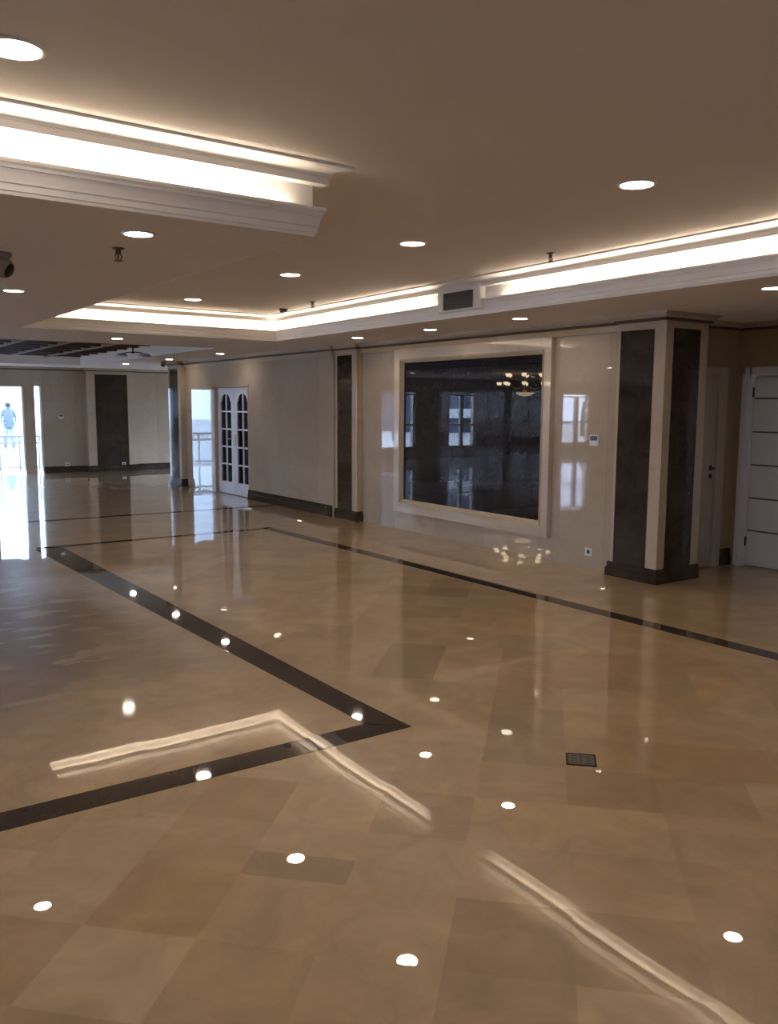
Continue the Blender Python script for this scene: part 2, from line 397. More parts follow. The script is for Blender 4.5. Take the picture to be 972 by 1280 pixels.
def strip(pts, name, z=0.0015):
    b = MB(); n = len(pts)
    lo = [(x, y, -0.004) for x, y in pts]; hi = [(x, y, z) for x, y in pts]
    b.raw(lo + hi, [tuple(range(n)), tuple(range(n, 2 * n))] + [(i, (i + 1) % n, n + (i + 1) % n, n + i) for i in range(n)])
    return struct(b.build(name, M['band']))
strip([C, (2.343, 3.615), (2.345, 3.8), (2.163, 10.17), (2.305, 10.335), A, (2.465, 10.225), (2.512, 3.95)], 'trim_1')       # left band
strip([(-6, 3.448), C, (2.355, 3.615), (-6, 3.605)], 'trim_2')                                                                   # near band
strip([(2.2, 10.225), (5.12, 10.29), B, (2.2, 10.335)], 'trim_3')                                                                # far band
strip([(5.08, 10.20), (5.222, 3.1), (5.33, -5), (5.52, -5), R0, B, (5.10, 10.40)], 'trim_4')                                     # right band
strip([(-12.9, 12.62), (6.45, 12.62), (6.45, 12.74), (-12.9, 12.74)], 'trim_5')                                                # thin band across the far hall

# ------------------------------------------------------------------ ceiling with the raised tray and the far recess
TRAY = [(-3.0, 3.835), (2.236, 3.934), (2.169, 10.474), (5.43, 10.57), (5.25, -2.2), (-3.0, -2.2)]
RX0, RX1, RY0, RY1, RZ = 0.7, 5.37, 12.5, 20.0, 2.70
outer_c = [(-13, -5), (9.6, -5), (9.6, 21.5), (-13, 21.5)]
holes = [TRAY, [(RX0, RY0), (RX1, RY0), (RX1, RY1), (RX0, RY1)]]
loops = [outer_c] + holes
flat = [p for l in loops for p in l]
tri = tessellate_polygon([[Vector((x, y, 0)) for x, y in l] for l in loops])
cb = MB(); cb.raw([(x, y, S) for x, y in flat], [tuple(t) for t in tri])
for i in range(4):                                                   # upstand of the far recess
    a, b_ = holes[1][i], holes[1][(i + 1) % 4]
    cb.face([(*a, S), (*b_, S), (*b_, RZ), (*a, RZ)])
cb.face([(x, y, RZ) for x, y in holes[1]])
cb.face([(x, y, T) for x, y in TRAY])
struct(cb.build('ceiling', M['paint']))

def offset_poly(poly, o):
    """move every edge of the clockwise-seen-from-above tray towards its inside by o"""
    n = len(poly); res = []
    area = sum(poly[i][0] * poly[(i + 1) % n][1] - poly[(i + 1) % n][0] * poly[i][1] for i in range(n)) / 2
    sgn = 1 if area > 0 else -1
    for i in range(n):
        p0, p1, p2 = Vector(poly[i - 1]), Vector(poly[i]), Vector(poly[(i + 1) % n])
        d1, d2 = (p1 - p0).normalized(), (p2 - p1).normalized()
        n1, n2 = Vector((-d1.y, d1.x)) * sgn, Vector((-d2.y, d2.x)) * sgn
        bis = (n1 + n2); k = o * 2 / bis.length_squared * 1.0
        res.append(p1 + bis * k)
    return res
def sweep(prof, poly, name, mat, closed_prof=True, smooth=False):
    n = len(poly); m = len(prof); vs = []
    for o, z in prof: vs += [(p.x, p.y, z) for p in offset_poly(poly, o)]
    fs = []
    for j in range(m if closed_prof else m - 1):
        k = (j + 1) % m
        for i in range(n): fs.append((j * n + i, j * n + (i + 1) % n, k * n + (i + 1) % n, k * n + i))
    b = MB(); b.raw(vs, fs, 0, smooth); return struct(b.build(name, mat))
lip = [(0.0, S - .001), (0.008, S - .001), (0.010, S + .012), (0.016, S + .016), (0.016, S + .042), (0.023, S + .046), (0.024, S + .056), (0.030, S + .085),
       (0.041, S + .112), (0.050, S + .122), (0.050, S + .137), (0.043, S + .137), (0.041, S + .100), (0.0, S + .098)]
sweep(lip, TRAY, 'trim_6', M['plaster'])
sweep([(0.0, S + .06), (0.0, S + .30), (-0.02, S + .30), (-0.02, S + .06)], TRAY, 'trim_7', M['plaster'])
crown = [(0.0, T - .082), (0.060, T - .082), (0.062, T - .050)]
for k in range(9):
    a = PI / 2 * k / 8; crown.append((0.064 + 0.080 * (1 - math.cos(a)), T - .049 + .036 * math.sin(a)))
crown += [(0.155, T - .013), (0.157, T - .001), (0.0, T - .001)]
sweep(crown, TRAY, 'trim_8', M['plaster'])

# LED tapes lying in the troughs
def led(pts, label):
    b = MB()
    for (x0, y0), (x1, y1) in zip(pts[:-1], pts[1:]):
        d = Vector((x1 - x0, y1 - y0)).normalized(); nrm = Vector((-d.y, d.x)) * .009
        q = [(x0 + nrm.x, y0 + nrm.y), (x1 + nrm.x, y1 + nrm.y), (x1 - nrm.x, y1 - nrm.y), (x0 - nrm.x, y0 - nrm.y)]
        b.raw([(x, y, S + .0985) for x, y in q] + [(x, y, S + .107) for x, y in q], [(3, 2, 1, 0), (4, 5, 6, 7), (0, 1, 5, 4), (1, 2, 6, 5), (2, 3, 7, 6), (3, 0, 4, 7)])
    return tag(b.build('led_strip', M['led']), label, 'cove light', 'hidden cove lights of the raised ceiling')
rx = lambda y: 5.43 + (5.25 - 5.43) * (10.57 - y) / (10.57 + 2.2) - .021
fy = lambda x: 10.474 + (x - 2.169) * (10.57 - 10.474) / (5.43 - 2.169) - .021
led([(-2.9, 3.815), (2.07, 3.910)], 'glowing cove light along the ceiling drop at the upper left')
led([(2.25, fy(2.25)), (rx(10.5), fy(5.4))], 'glowing cove light across the far end of the raised ceiling')
led([(rx(10.45), 10.45), (rx(7.0), 7.0)], 'glowing cove light between the far corner and the air vent')
led([(rx(5.93), 5.93), (rx(-1.9), -1.9)], 'long glowing cove light from the air vent to the right photo edge')

# ------------------------------------------------------------------ walls
WX = 6.63
b = MB()
b.box(WX, WX + .3, 5.40, 10.9, 0, S + .05)
struct(b.build('wall_right', M['cream']))
b = MB()
b.box(6.50, 6.78, 10.86, 13.76, 0, S + .05)
b.box(6.50, 6.78, 13.76, 15.30, 1.985, S + .05)
b.box(6.50, 6.78, 15.30, 17.26, 0, S + .05)
struct(b.build('wall_right_far', M['cream']))
b = MB()
b.box(-13.1, 2.6, 21.5, 21.75, 2.05, S + .1); b.box(-13.1, -10.33, 21.5, 21.75, 0, 2.05)
for x0, x1 in ((-8.96, -5.0), (-3.91, -2.57), (-1.3, 3.80)): b.box(x0, x1, 21.5, 21.75, 0, 2.05)
for x0, x1 in ((-10.33, -8.96), (-5.0, -3.91), (-2.57, -1.3)): b.box(x0, x1, 21.5, 21.75, 0, .34)
b.box(2.6, 4.84, 21.5, 21.75, 2.05, S + .1); b.box(4.45, 4.70, 21.5, 21.75, 0, 2.05); b.box(4.84, 9.7, 21.5, 21.75, 0, S + .1)
struct(b.build('wall_far', M['creamx']))
b = MB(); b.box(-13.2, -13, -5.1, 9.2, 0, S + .05); b.box(-13.2, -13, 9.2, 21.6, 2.35, S + .05); b.box(-13.2, -13, 9.2, 21.6, 0, .3)
for y0_, y1_ in ((11.3, 11.6), (14.0, 14.3), (16.7, 21.6)): b.box(-13.2, -13, y0_, y1_, .3, 2.35)
struct(b.build('wall_left', M['cream']))
for n, (ya, yb) in zip((7, 8, 9), ((9.2, 11.3), (11.6, 14.0), (14.3, 16.7))):  # unseen windows, added to bring daylight into the far end of the hall
    w = thing('window_%d' % n, (-13.1, (ya + yb) / 2, .3), None, None, None, 'structure')
    b = MB(); b.box(-13.14, -13.06, ya, ya + .05, .3, 2.35); b.box(-13.14, -13.06, yb - .05, yb, .3, 2.35); b.box(-13.14, -13.06, ya, yb, .3, .35); b.box(-13.14, -13.06, ya, yb, 2.3, 2.35); b.box(-13.14, -13.06, (ya + yb) / 2 - .03, (ya + yb) / 2 + .03, .3, 2.35)
    b.build('window_frame', M['white_plastic'], w)
    b = MB(); b.box(-13.103, -13.097, ya + .01, yb - .01, .31, 2.34); b.build('glass', M['glass'], w)
b = MB(); b.box(-13.1, -7.0, -5.2, -5, 0, S + .05); b.box(3.4, 9.6, -5.2, -5, 0, S + .05); b.box(-7.0, 3.4, -5.2, -5, 2.2, S + .05); b.box(-7.0, 3.4, -5.2, -5, 0, .9)
for xa, xb in ((-4.8, -1.2), (.4, 3.4)): b.box(xa, xb, -5.2, -5, .9, 2.2)
struct(b.build('wall_back', M['creamx']))
for n, (xa, xb) in zip((10, 11), ((-7.0, -4.8), (-1.2, .4))):  # unseen windows behind the viewer, added as cool fill for the ceiling drop
    w = thing('window_%d' % n, ((xa + xb) / 2, -5.1, .9), None, None, None, 'structure')
    b = MB(); b.box(xa, xa + .05, -5.14, -5.06, .9, 2.2); b.box(xb - .05, xb, -5.14, -5.06, .9, 2.2); b.box(xa, xb, -5.14, -5.06, .9, .95); b.box(xa, xb, -5.14, -5.06, 2.15, 2.2); b.box((xa + xb) / 2 - .03, (xa + xb) / 2 + .03, -5.14, -5.06, .9, 2.2)
    b.build('window_frame', M['white_plastic'], w)
    b = MB(); b.box(xa + .01, xb - .01, -5.103, -5.097, .91, 2.19); b.build('glass', M['tinted'], w)
b = MB(); b.box(8.07, 8.25, -5.1, 4.2, 0, S + .05); b.box(8.07, 8.25, 4.2, 5.285, 2.06, S + .05); b.box(8.07, 8.25, 5.285, 5.36, 0, S + .05)
struct(b.build('wall_alcove_side', M['alcove']))
b = MB(); b.box(7.85, 8.25, 5.35, 5.5, 0, S + .05); b.box(6.95, 7.85, 5.35, 5.5, 2.045, S + .05)
struct(b.build('wall_alcove_back', M['alcove']))
b = MB(); b.box(9.6, 9.8, 17.0, 18.3, 0, S + .05); b.box(9.6, 9.8, 20.8, 21.6, 0, S + .05); b.box(9.6, 9.8, 18.3, 20.8, 1.05, S + .05); b.box(9.6, 9.8, 18.3, 20.8, 0, .1)
b.box(6.7, 9.7, 17.1, 17.26, 0, S + .05)
struct(b.build('wall_right_bay', M['cream']))

# wall header and cornice on the right wall, following the piers
def wall_path(o, x_main=WX):
    """front line of the right wall from the alcove to the far pier, pushed out by o"""
    return None
b = MB(); b.box(WX - .045, WX + .01, 5.60, 10.30, 2.365, 2.43); struct(b.build('trim_9', M['gold']))
b = MB(); b.box(6.478, 6.51, 10.87, 16.62, 2.36, 2.43); struct(b.build('trim_10', M['cream_plain']))
CORN = [(0, 2.452), (.030, 2.452), (.042, 2.464), (.058, 2.474), (.060, 2.486), (.072, 2.488), (.074, S + .001), (0, S + .001)]
BEAD = [(0, 2.425), (.012, 2.425), (.022, 2.432), (.026, 2.442), (.022, 2.453), (0, 2.453)]
def cornice(path, name, mat, prof=CORN):
    """moulding along an open path; the room lies on the left of the walking direction"""
    n = len(path); m = len(prof); vs = []
    P = [Vector(p) for p in path]
    for o, z in prof:
        for i, p in enumerate(P):
            d1 = (p - P[i - 1]).normalized() if i else (P[1] - p).normalized()
            d2 = (P[i + 1] - p).normalized() if i < n - 1 else d1
            n1, n2 = Vector((-d1.y, d1.x)), Vector((-d2.y, d2.x)); bis = n1 + n2
            q = p + bis * (2 * o / bis.length_squared); vs.append((q.x, q.y, z))
    fs = []
    for j in range(m):
        k = (j + 1) % m
        for i in range(n - 1): fs.append((j * n + i, j * n + i + 1, k * n + i + 1, k * n + i))
    fs += [tuple(j * n for j in range(m)), tuple(j * n + n - 1 for j in range(m))[::-1]]
    bb = MB(); bb.raw(vs, fs, 0); return struct(bb.build(name, mat))
# walking towards +Y along the right wall, the hall (smaller X) is on the left
P1 = [(8.07, -5), (8.07, 5.35), (7.16, 5.35)]
P2 = [(7.16, 5.3), (7.16, 5.075), (6.505, 5.075), (6.505, 5.62), (WX - .045, 5.62), (WX - .045, 10.28), (6.52, 10.28), (6.52, 10.88), (6.478, 10.88), (6.478, 16.6), (6.37, 16.6), (6.37, 17.25)]
P3 = [(9.6, 21.5), (7.05, 21.5), (7.05, 21.33), (5.85, 21.33), (5.85, 21.5), (-13, 21.5)]
for k, p in enumerate((P1, P2, P3)):
    cornice(p, 'trim_%d' % (11 + 2 * k), M['cornice_pale']); cornice(p, 'trim_%d' % (12 + 2 * k), M['cornice'], BEAD)

# baseboards
def skirting(path, name, h=.14, t=.03, mat=None):
    prof = [(0, 0), (t, 0), (t, h * .55), (t - .007, h * .60), (t - .007, h - .01), (t - .013, h), (0, h)]
    return cornice(path, name, mat or M['dark'], prof)
skirting([(6.50, 10.9), (6.50, 13.74)], 'baseboard_right', .17)
skirting([(8.06, 5.35), (7.87, 5.35)], 'baseboard_alcove', .175)
skirting([(9.6, 21.5), (7.05, 21.5), (7.05, 21.33), (5.85, 21.33), (5.85, 21.5), (4.86, 21.5)], 'baseboard_far', .15)

# ------------------------------------------------------------------ clad columns
def column_front(name, x, y0, y1, xb, d0, d1, zt, label, side=None, plinth=True, ph=.14):
    """pier whose front looks to -X, with a recessed-looking dark stone strip d0..d1 and a plinth"""
    r = thing(name, (x, y0, 0), label, 'column', None, 'structure')
    bb = MB(); bb.box(x, xb, y0, y1, 0, S, ch=.004); bb.build('cream_cladding', M['cream_plain'], r)
    bb = MB(); bb.box(x - .004, x + .02, d0, d1, .02, zt); bb.build('dark_stone_strip', M['dark'], r)
    if side:
        s0, s1, sz = side
        bb = MB(); bb.box(s0, s1, y0 - .004, y0 + .02, .02, sz); bb.build('dark_stone_strip', M['dark'], r)
    if plinth:
        for (z0, z1, t) in ((0, ph * .62, .028), (ph * .62, ph, .018)):
            pass
        bb = MB()
        bb.box(x - .028, xb + .0, y0 - .025, y1 + .04, 0, ph * .60, ch=.004)
        bb.box(x - .016, xb + .0, y0 - .014, y1 + .028, ph * .58, ph, ch=.004)
        bb.build('plinth', M['dark'], r)
    return r
column_front('column', 6.53, 5.075, 5.63, 7.15, 5.205, 5.592, 2.357, 'square column in front of the alcove with two tall dark stone strips', (6.635, 7.025, 2.362))
column_front('column', 6.53, 10.28, 10.87, 6.70, 10.405, 10.795, 2.353, 'slim pier with a dark stone strip between French doors and black marble panel')
column_front('column', 6.38, 16.6, 17.25, 6.56, 16.72, 17.15, 2.36, 'narrow far pier at the left end of the right wall', None, True, .15)
r = thing('column', (5.86, 21.33, 0), 'far wall pier with a broad dark stone strip', 'column', None, 'structure')
b = MB(); b.box(5.86, 7.04, 21.33, 21.6, 0, S, ch=.004); b.build('cream_cladding', M['cream_plain'], r)
b = MB(); b.box(6.06, 6.84, 21.322, 21.34, .1, 2.355); b.build('dark_stone_strip', M['dark'], r)

# ------------------------------------------------------------------ framed black marble panel
pr = thing('framed_panel', (WX, 8.0, .24), 'large framed black marble panel on the right wall', 'wall panel')
Y0, Y1, Z0, Z1 = 6.545, 9.42, .245, 2.367
y0, y1, z0, z1 = 6.70, 9.25, .413, 2.197
def ring_frame(mb, ya, yb, za, zb, yc, yd, zc, zd, xa, xb, xc=None):
    """mitred rectangular frame on a wall; outer rect a/b, inner rect c/d; front from xa (outer) to xc (inner)"""
    xc = xa if xc is None else xc
    o = [(ya, za), (yb, za), (yb, zb), (ya, zb)]; i = [(yc, zc), (yd, zc), (yd, zd), (yc, zd)]
    for k in range(4):
        n = (k + 1) % 4
        mb.face([(xa, *o[k]), (xa, *o[n]), (xc, *i[n]), (xc, *i[k])])
        mb.face([(xa, *o[k]), (xa, *o[n]), (xb, *o[n]), (xb, *o[k])])
        mb.face([(xc, *i[k]), (xc, *i[n]), (xb, *i[n]), (xb, *i[k])])
        mb.face([(xb, *o[k]), (xb, *o[n]), (xb, *i[n]), (xb, *i[k])])
b = MB()
ring_frame(b, Y0, Y1, Z0, Z1, y0 - .045, y1 + .045, z0 - .045, z1 + .045, WX - .062, WX)
b.build('frame', M['frame'], pr)
b = MB()
ring_frame(b, y0 - .046, y1 + .046, z0 - .046, z1 + .046, y0 - .030, y1 + .030, z0 - .030, z1 + .030, WX - .074, WX, WX - .066)
ring_frame(b, y0 - .030, y1 + .030, z0 - .030, z1 + .030, y0 - .016, y1 + .016, z0 - .016, z1 + .016, WX - .050, WX, WX - .046)
ring_frame(b, y0 - .016, y1 + .016, z0 - .016, z1 + .016, y0, y1, z0, z1, WX - .036, WX, WX - .020)
b.build('inner_moulding', M['gold_pale'], pr)
b = MB(); b.box(WX - .014, WX + .002, y0 - .004, y1 + .004, z0 - .004, z1 + .004); b.build('marble_slab', M['slab'], pr)

# ------------------------------------------------------------------ french double door in the right wall
d1r = thing('door_1', (6.6, 14.5, 0), 'white double French door with arched glazing', 'door', None, 'structure')
b = MB()
for ya, yb in ((15.165, 15.305), (13.70, 13.745)): b.box(6.495, 6.70, ya, yb, 0, 2.0)
b.box(6.495, 6.70, 13.70, 15.305, 1.955, 2.0)
b.build('door_frame', M['cream_plain'], d1r)
def french_leaf(ya, yb, hinge_side):
    """leaf between ya < yb: stiles, rails and a tall glazed field whose top is an arch with shoulders"""
    x0, x1 = 6.56, 6.605; z0, z1 = .012, 1.950
    w = yb - ya; st = .122; ga, gb = ya + st, yb - st; gw = gb - ga; zb, zs, zt = .235, 1.69, 1.845
    leaf = MB()
    arch = [(ga, zs), (ga + .022, zs + .012)]
    for k in range(11):
        t = k / 10; arch.append((ga + .028 + (gw - .056) * t, zs + .02 + (zt - zs - .02) * (max(0, math.sin(PI * t)) ** .5)))
    arch += [(gb - .022, zs + .012), (gb, zs)]
    # stiles and bottom rail
    leaf.box(x0, x1, ya, ga, z0, z1); leaf.box(x0, x1, gb, yb, z0, z1); leaf.box(x0, x1, ga, gb, z0, zb)
    # top rail with the arched underside, built in slices so that it keeps true thickness
    for (p, q) in zip(arch[:-1], arch[1:]):
        leaf.prism([(p[0], p[1]), (q[0], q[1]), (q[0], z1), (p[0], z1)], lambda u, v, d: (d, u, v), x0, x1)
    lf = leaf.build('door_leaf', M['white_door'], d1r)
    mu = MB(); ym = (ga + gb) / 2
    mu.box(x0 + .006, x1 - .006, ym - .016, ym + .016, zb, zt)
    n = 5
    for k in range(1, n): 
        z = zb + .3215 * k; mu.box(x0 + .006, x1 - .006, ga, gb, z - .014, z + .014)
    mu.build('glazing_bars', M['white_door'], lf)
    gp = MB(); gp.prism([(ga - .004, zb - .004), (gb + .004, zb - .004)] + [(u, v) for u, v in arch[::-1]], lambda u, v, d: (d, u, v), x0 + .018, x0 + .024)
    gp.build('glass', M['doorglass'], lf)
    cu = MB(); n_ = 60; vs_ = []
    for zz in (.2, 1.9):
        for k in range(n_ + 1):
            y = ga - .03 + (gw + .06) * k / n_; vs_.append((6.66 + .022 * math.sin(k / n_ * 2 * PI * 5 + 1.2 * hinge_side), y, zz))
    cu.raw(vs_, [(k, k + 1, n_ + 2 + k, n_ + 1 + k) for k in range(n_)], 0, True)
    cu.raw([(x + .004, y, z) for x, y, z in vs_], [(k, k + 1, n_ + 2 + k, n_ + 1 + k) for k in range(n_)], 0, True)
    cu.build('curtain', M['curtain'], lf)
    return lf
la = french_leaf(13.745, 14.447, 0); lb = french_leaf(14.455, 15.165, 1)
for lf, y in ((la, 14.40), (lb, 14.50)):
    h = MB(); h.box(6.548, 6.562, y - .018, y + .018, .90, 1.10, ch=.004); h.tube([(6.552, y, 1.03), (6.51, y, 1.03)], .009)
    s_ = -1 if y < 14.45 else 1
    h.tube([(6.512, y, 1.03), (6.510, y + s_ * .05, 1.03), (6.513, y + s_ * .11, 1.028)], .009)
    h.build('handle', M['steel'], lf)
b = MB()      # unlit room behind the French doors
b.box(6.78, 8.6, 12.6, 12.7, 0, 2.4); b.box(6.78, 8.6, 16.6, 16.7, 0, 2.4); b.box(8.6, 8.7, 12.6, 16.7, 0, 2.4); b.box(6.78, 8.6, 12.6, 16.7, 2.4, 2.45)
struct(b.build('wall_side_room', M['dark_room']))

# ------------------------------------------------------------------ beige door in the alcove, white door beside it
d2 = thing('door_2', (7.5, 5.35, 0), 'plain beige door half hidden behind the square column', 'door', None, 'structure')
b = MB()
b.box(7.72, 7.855, 5.315, 5.40, 0, 2.045, ch=.006); b.box(7.055, 7.722, 5.318, 5.40, 1.985, 2.043); b.box(6.98, 7.06, 5.315, 5.40, 0, 2.0, ch=.006)
b.build('door_frame', M['beige_door'], d2)
b = MB(); b.box(7.06, 7.715, 5.335, 5.375, .012, 1.985, ch=.003); lf = b.build('door_leaf', M['beige_door'], d2)
b = MB(); b.lathe([(0, -.0), (.026, .0), (.028, .004), (.028, .008), (0, .008)], (7.655, 5.327, 1.035), 'Y', 20)
b.tube([(7.655, 5.33, 1.035), (7.655, 5.285, 1.035), (7.645, 5.278, 1.035), (7.60, 5.276, 1.032), (7.555, 5.276, 1.03)], .010)
b.lathe([(0, 0), (.024, 0), (.026, .004), (.026, .008), (0, .008)], (7.655, 5.327, .952), 'Y', 20)
b.build('handle', M['black'], lf)
d3 = thing('door_3', (8.07, 4.75, 0), 'white door with horizontal grooves beside the right photo edge', 'door', None, 'structure')
b = MB()
b.box(8.035, 8.20, 5.17, 5.285, 0, 2.055, ch=.012); b.box(8.045, 8.20, 4.22, 4.32, 0, 2.055, ch=.012); b.box(8.035, 8.20, 4.22, 5.285, 1.965, 2.055, ch=.012)
b.box(8.025, 8.05, 5.20, 5.25, 0, 2.05, ch=.006)
b.build('door_frame', M['white_door'], d3)
b = MB()
zs = [.015, .384, .721, 1.063, 1.40, 1.739, 1.962]
for za, zb in zip(zs[:-1], zs[1:]): b.box(8.075, 8.115, 4.325, 5.165, za + .008, zb - .008, ch=.003)
b.box(8.096, 8.114, 4.325, 5.165, .015, 1.962)
lf = b.build('door_leaf', M['white_door'], d3)
for z in zs[1:-1]:  # dark strips put the shade of the grooves into colour
    h = MB(); h.box(8.088, 8.10, 4.325, 5.165, z - .008, z + .008); h.build('groove_shade', M['grey'], lf)
for z in (.27, 1.80):
    h = MB(); h.lathe([(0, -.05), (.009, -.05), (.011, -.044), (.011, .044), (.009, .05), (0, .05)], (8.066, 5.168, z), 'Z', 12); h.build('hinge', M['black'], lf)
b = MB(); b.box(8.03, 8.20, 4.22, 5.285, -.002, .012, ch=.003); b.build('threshold', M['beige_door'], d3)
b = MB(); b.box(6.95, 7.95, 5.5, 5.6, 0, 2.2); b.box(8.2, 8.25, 4.1, 5.3, 0, 2.2); struct(b.build('light_block_behind_doors', M['dark_room']))  # unseen boxes added behind the doors to block leaking daylight

# ------------------------------------------------------------------ windows of the far wall
def window(n, x0, x1, z0, z1, mull, trans, frame=.05, label=None, glass='glass'):
    w = thing('window_%d' % n, ((x0 + x1) / 2, 21.6, z0), label, 'window', None, 'structure')
    fr = MB()
    fr.box(x0, x0 + frame, 21.56, 21.64, z0, z1); fr.box(x1 - frame, x1, 21.56, 21.64, z0, z1)
    fr.box(x0, x1, 21.56, 21.64, z0, z0 + frame); fr.box(x0, x1, 21.56, 21.64, z1 - frame, z1)
    for a, b2 in mull: fr.box(a, b2, 21.56, 21.64, z0, z1)
    for a, b2 in trans: fr.box(x0, x1, 21.56, 21.64, a, b2)
    fr.build('window_frame', M['white_plastic'], w)
    g = MB(); g.box(x0 + .01, x1 - .01, 21.598, 21.604, z0 + .01, z1 - .01); g.build('glass', M[glass], w)
    return w
window(1, 3.80, 4.45, 0.0, 2.05, [], [], .02, 'blown-out glazed door at the left photo edge', 'tinted')
window(2, 4.70, 4.84, 0.0, 2.06, [], [], .012, 'narrow bright glazed slit beside the far glazed door', 'tinted')
window(3, -2.57, -1.3, .34, 2.0, [(-1.97, -1.87)], [(1.03, 1.08)], .04)
window(4, -5.0, -3.91, .34, 2.0, [(-4.53, -4.40)], [(1.02, 1.07)], .04)
window(5, -10.33, -8.96, .34, 2.0, [(-9.80, -9.62)], [(1.05, 1.12)], .04)
w = thing('window_6', (9.7, 19.5, .1), None, None, None, 'structure')  # unseen bay window, added for the bluish daylight on the far wall
b = MB(); b.box(9.66, 9.74, 18.3, 18.35, .1, 1.05); b.box(9.66, 9.74, 20.75, 20.8, .1, 1.05); b.box(9.66, 9.74, 19.5, 19.56, .1, 1.05); b.box(9.66, 9.74, 18.3, 20.8, .1, .15); b.box(9.66, 9.74, 18.3, 20.8, 1.0, 1.05)
b.build('window_frame', M['white_plastic'], w)
b = MB(); b.box(9.698, 9.704, 18.31, 20.79, .11, 1.04); b.build('glass', M['glass'], w)

# ------------------------------------------------------------------ downlights
dl = thing('ceiling_downlight', (0.69, 3.22, T), 'round ceiling downlight cut by the photo edge at top left', 'downlight', 'round recessed ceiling downlights')
b = MB(); b.lathe([(.084, -.003), (.088, -.008), (.100, -.006), (.104, .0), (.104, .004), (.084, .004), (.084, -.003)], (.69, 3.22, T), 'Z', 32); b.build('trim_ring', M['white_plastic'], dl)
b = MB(); b.lathe([(0, -.0045), (.083, -.0045), (.084, -.001), (.084, .003), (0, .003)], (.69, 3.22, T), 'Z', 32); b.build('lens', M['lamp'], dl)
tray_l = [((3.79, 3.18), 'round downlight in the raised ceiling nearest the right photo edge'),
          ((3.82, 5.25), 'round downlight in the raised ceiling, upper middle of the photo'),
          ((3.82, 7.14), 'round downlight in the raised ceiling, left of the air vent'),
          ((3.81, 9.45), 'round downlight in the raised ceiling nearest its far end')]
for (x, y), l in tray_l: copy_thing(dl, (x, y, T), l)
soff = [((1.49, 4.39), 'round downlight on the dropped ceiling beside the sprinkler'),
        ((1.44, 7.12), 'round downlight on the dropped ceiling below the dark dome camera'),
        ((5.84, 3.64), 'round downlight in the lower ceiling strip cut by the right photo edge'),
        ((5.91, 6.33), 'round downlight right of the air vent in the lower ceiling strip'),
        ((5.97, 7.85), 'round downlight above the black marble panel, left of the air vent'),
        ((5.96, 9.36), 'round downlight above the slim pier with the dark stone strip'),
        ((5.99, 13.71), 'round downlight in the lower ceiling before the French doors'),
        ((5.99, 16.1), 'round downlight right beside the far pier'),
        ((5.92, 18.5), 'small round downlight above the far wall dark stone strip'),
        ((3.56, 11.44), 'round downlight in the ceiling just before the dark wooden lattice')]
soff += [((-0.25, 18.5), 'faint downlight mirrored near the top left of the black marble'),
         ((-1.6, 13.0), 'unseen downlight added to light the left hall, beside the lattice recess'),  # this and the next three are unseen, added for fill light
         ((-4.6, 18.5), 'unseen downlight added to light the left hall, behind the chandelier'),
         ((-4.6, 13.0), 'unseen downlight added to light the left hall, before the chandelier'),
         ((-1.6, 7.12), 'unseen downlight added for light under the dropped ceiling, in the camera row')]
for (x, y), l in soff: copy_thing(dl, (x, y, S), l, .80)
for (x, y), l in (((0.69, 0.6), 'unseen downlight added for light in the raised ceiling behind the viewer, left row'), ((3.79, 0.6), 'unseen downlight added for light in the raised ceiling behind the viewer, right row')): copy_thing(dl, (x, y, T), l)  # both out of view, added to brighten the near end

# ------------------------------------------------------------------ ceiling fittings
def sprinkler(x, y, z, label):
    t = thing('sprinkler', (x, y, z), label, 'sprinkler', 'ceiling sprinklers')
    b = MB(); b.lathe([(0, 0), (.035, 0), (.033, -.006), (.016, -.010), (.014, -.03), (0, -.03)], (x, y, z), 'Z', 18); b.build('escutcheon', M['fitting'], t)
    b = MB()
    for s_ in (-1, 1): b.tube([(x + s_ * .008, y, z - .028), (x + s_ * .020, y, z - .045), (x + s_ * .010, y, z - .066)], .004, 6)
    b.tube([(x, y, z - .03), (x, y, z - .066)], .005, 8)
    b.build('frame_arms', M['fitting'], t)
    b = MB(); b.lathe([(0, -.064), (.022, -.066), (.024, -.069), (.022, -.072), (0, -.070)], (x, y, z), 'Z', 18); b.build('deflector', M['fitting'], t)
sprinkler(1.53, 4.85, S, 'small sprinkler head hanging from the dropped ceiling at the left')
sprinkler(4.92, 4.94, T, 'small sprinkler head right of the vent, above the long cove light')
sprinkler(5.01, 8.83, T, 'small sprinkler head left of the vent, near the far cove corner')
t = thing('smoke_detector', (5.09, 9.7, T), 'small smoke detector at the far corner of the raised ceiling', 'smoke detector')
b = MB(); b.lathe([(0, 0), (.055, 0), (.055, -.014), (.05, -.02), (0, -.02)], (5.09, 9.7, T), 'Z', 24); b.build('base', M['grey'], t)
b = MB(); b.lathe([(0, -.02), (.043, -.02), (.045, -.036), (.036, -.046), (0, -.048)], (5.09, 9.7, T), 'Z', 24); b.build('sensor_head', M['grey'], t)

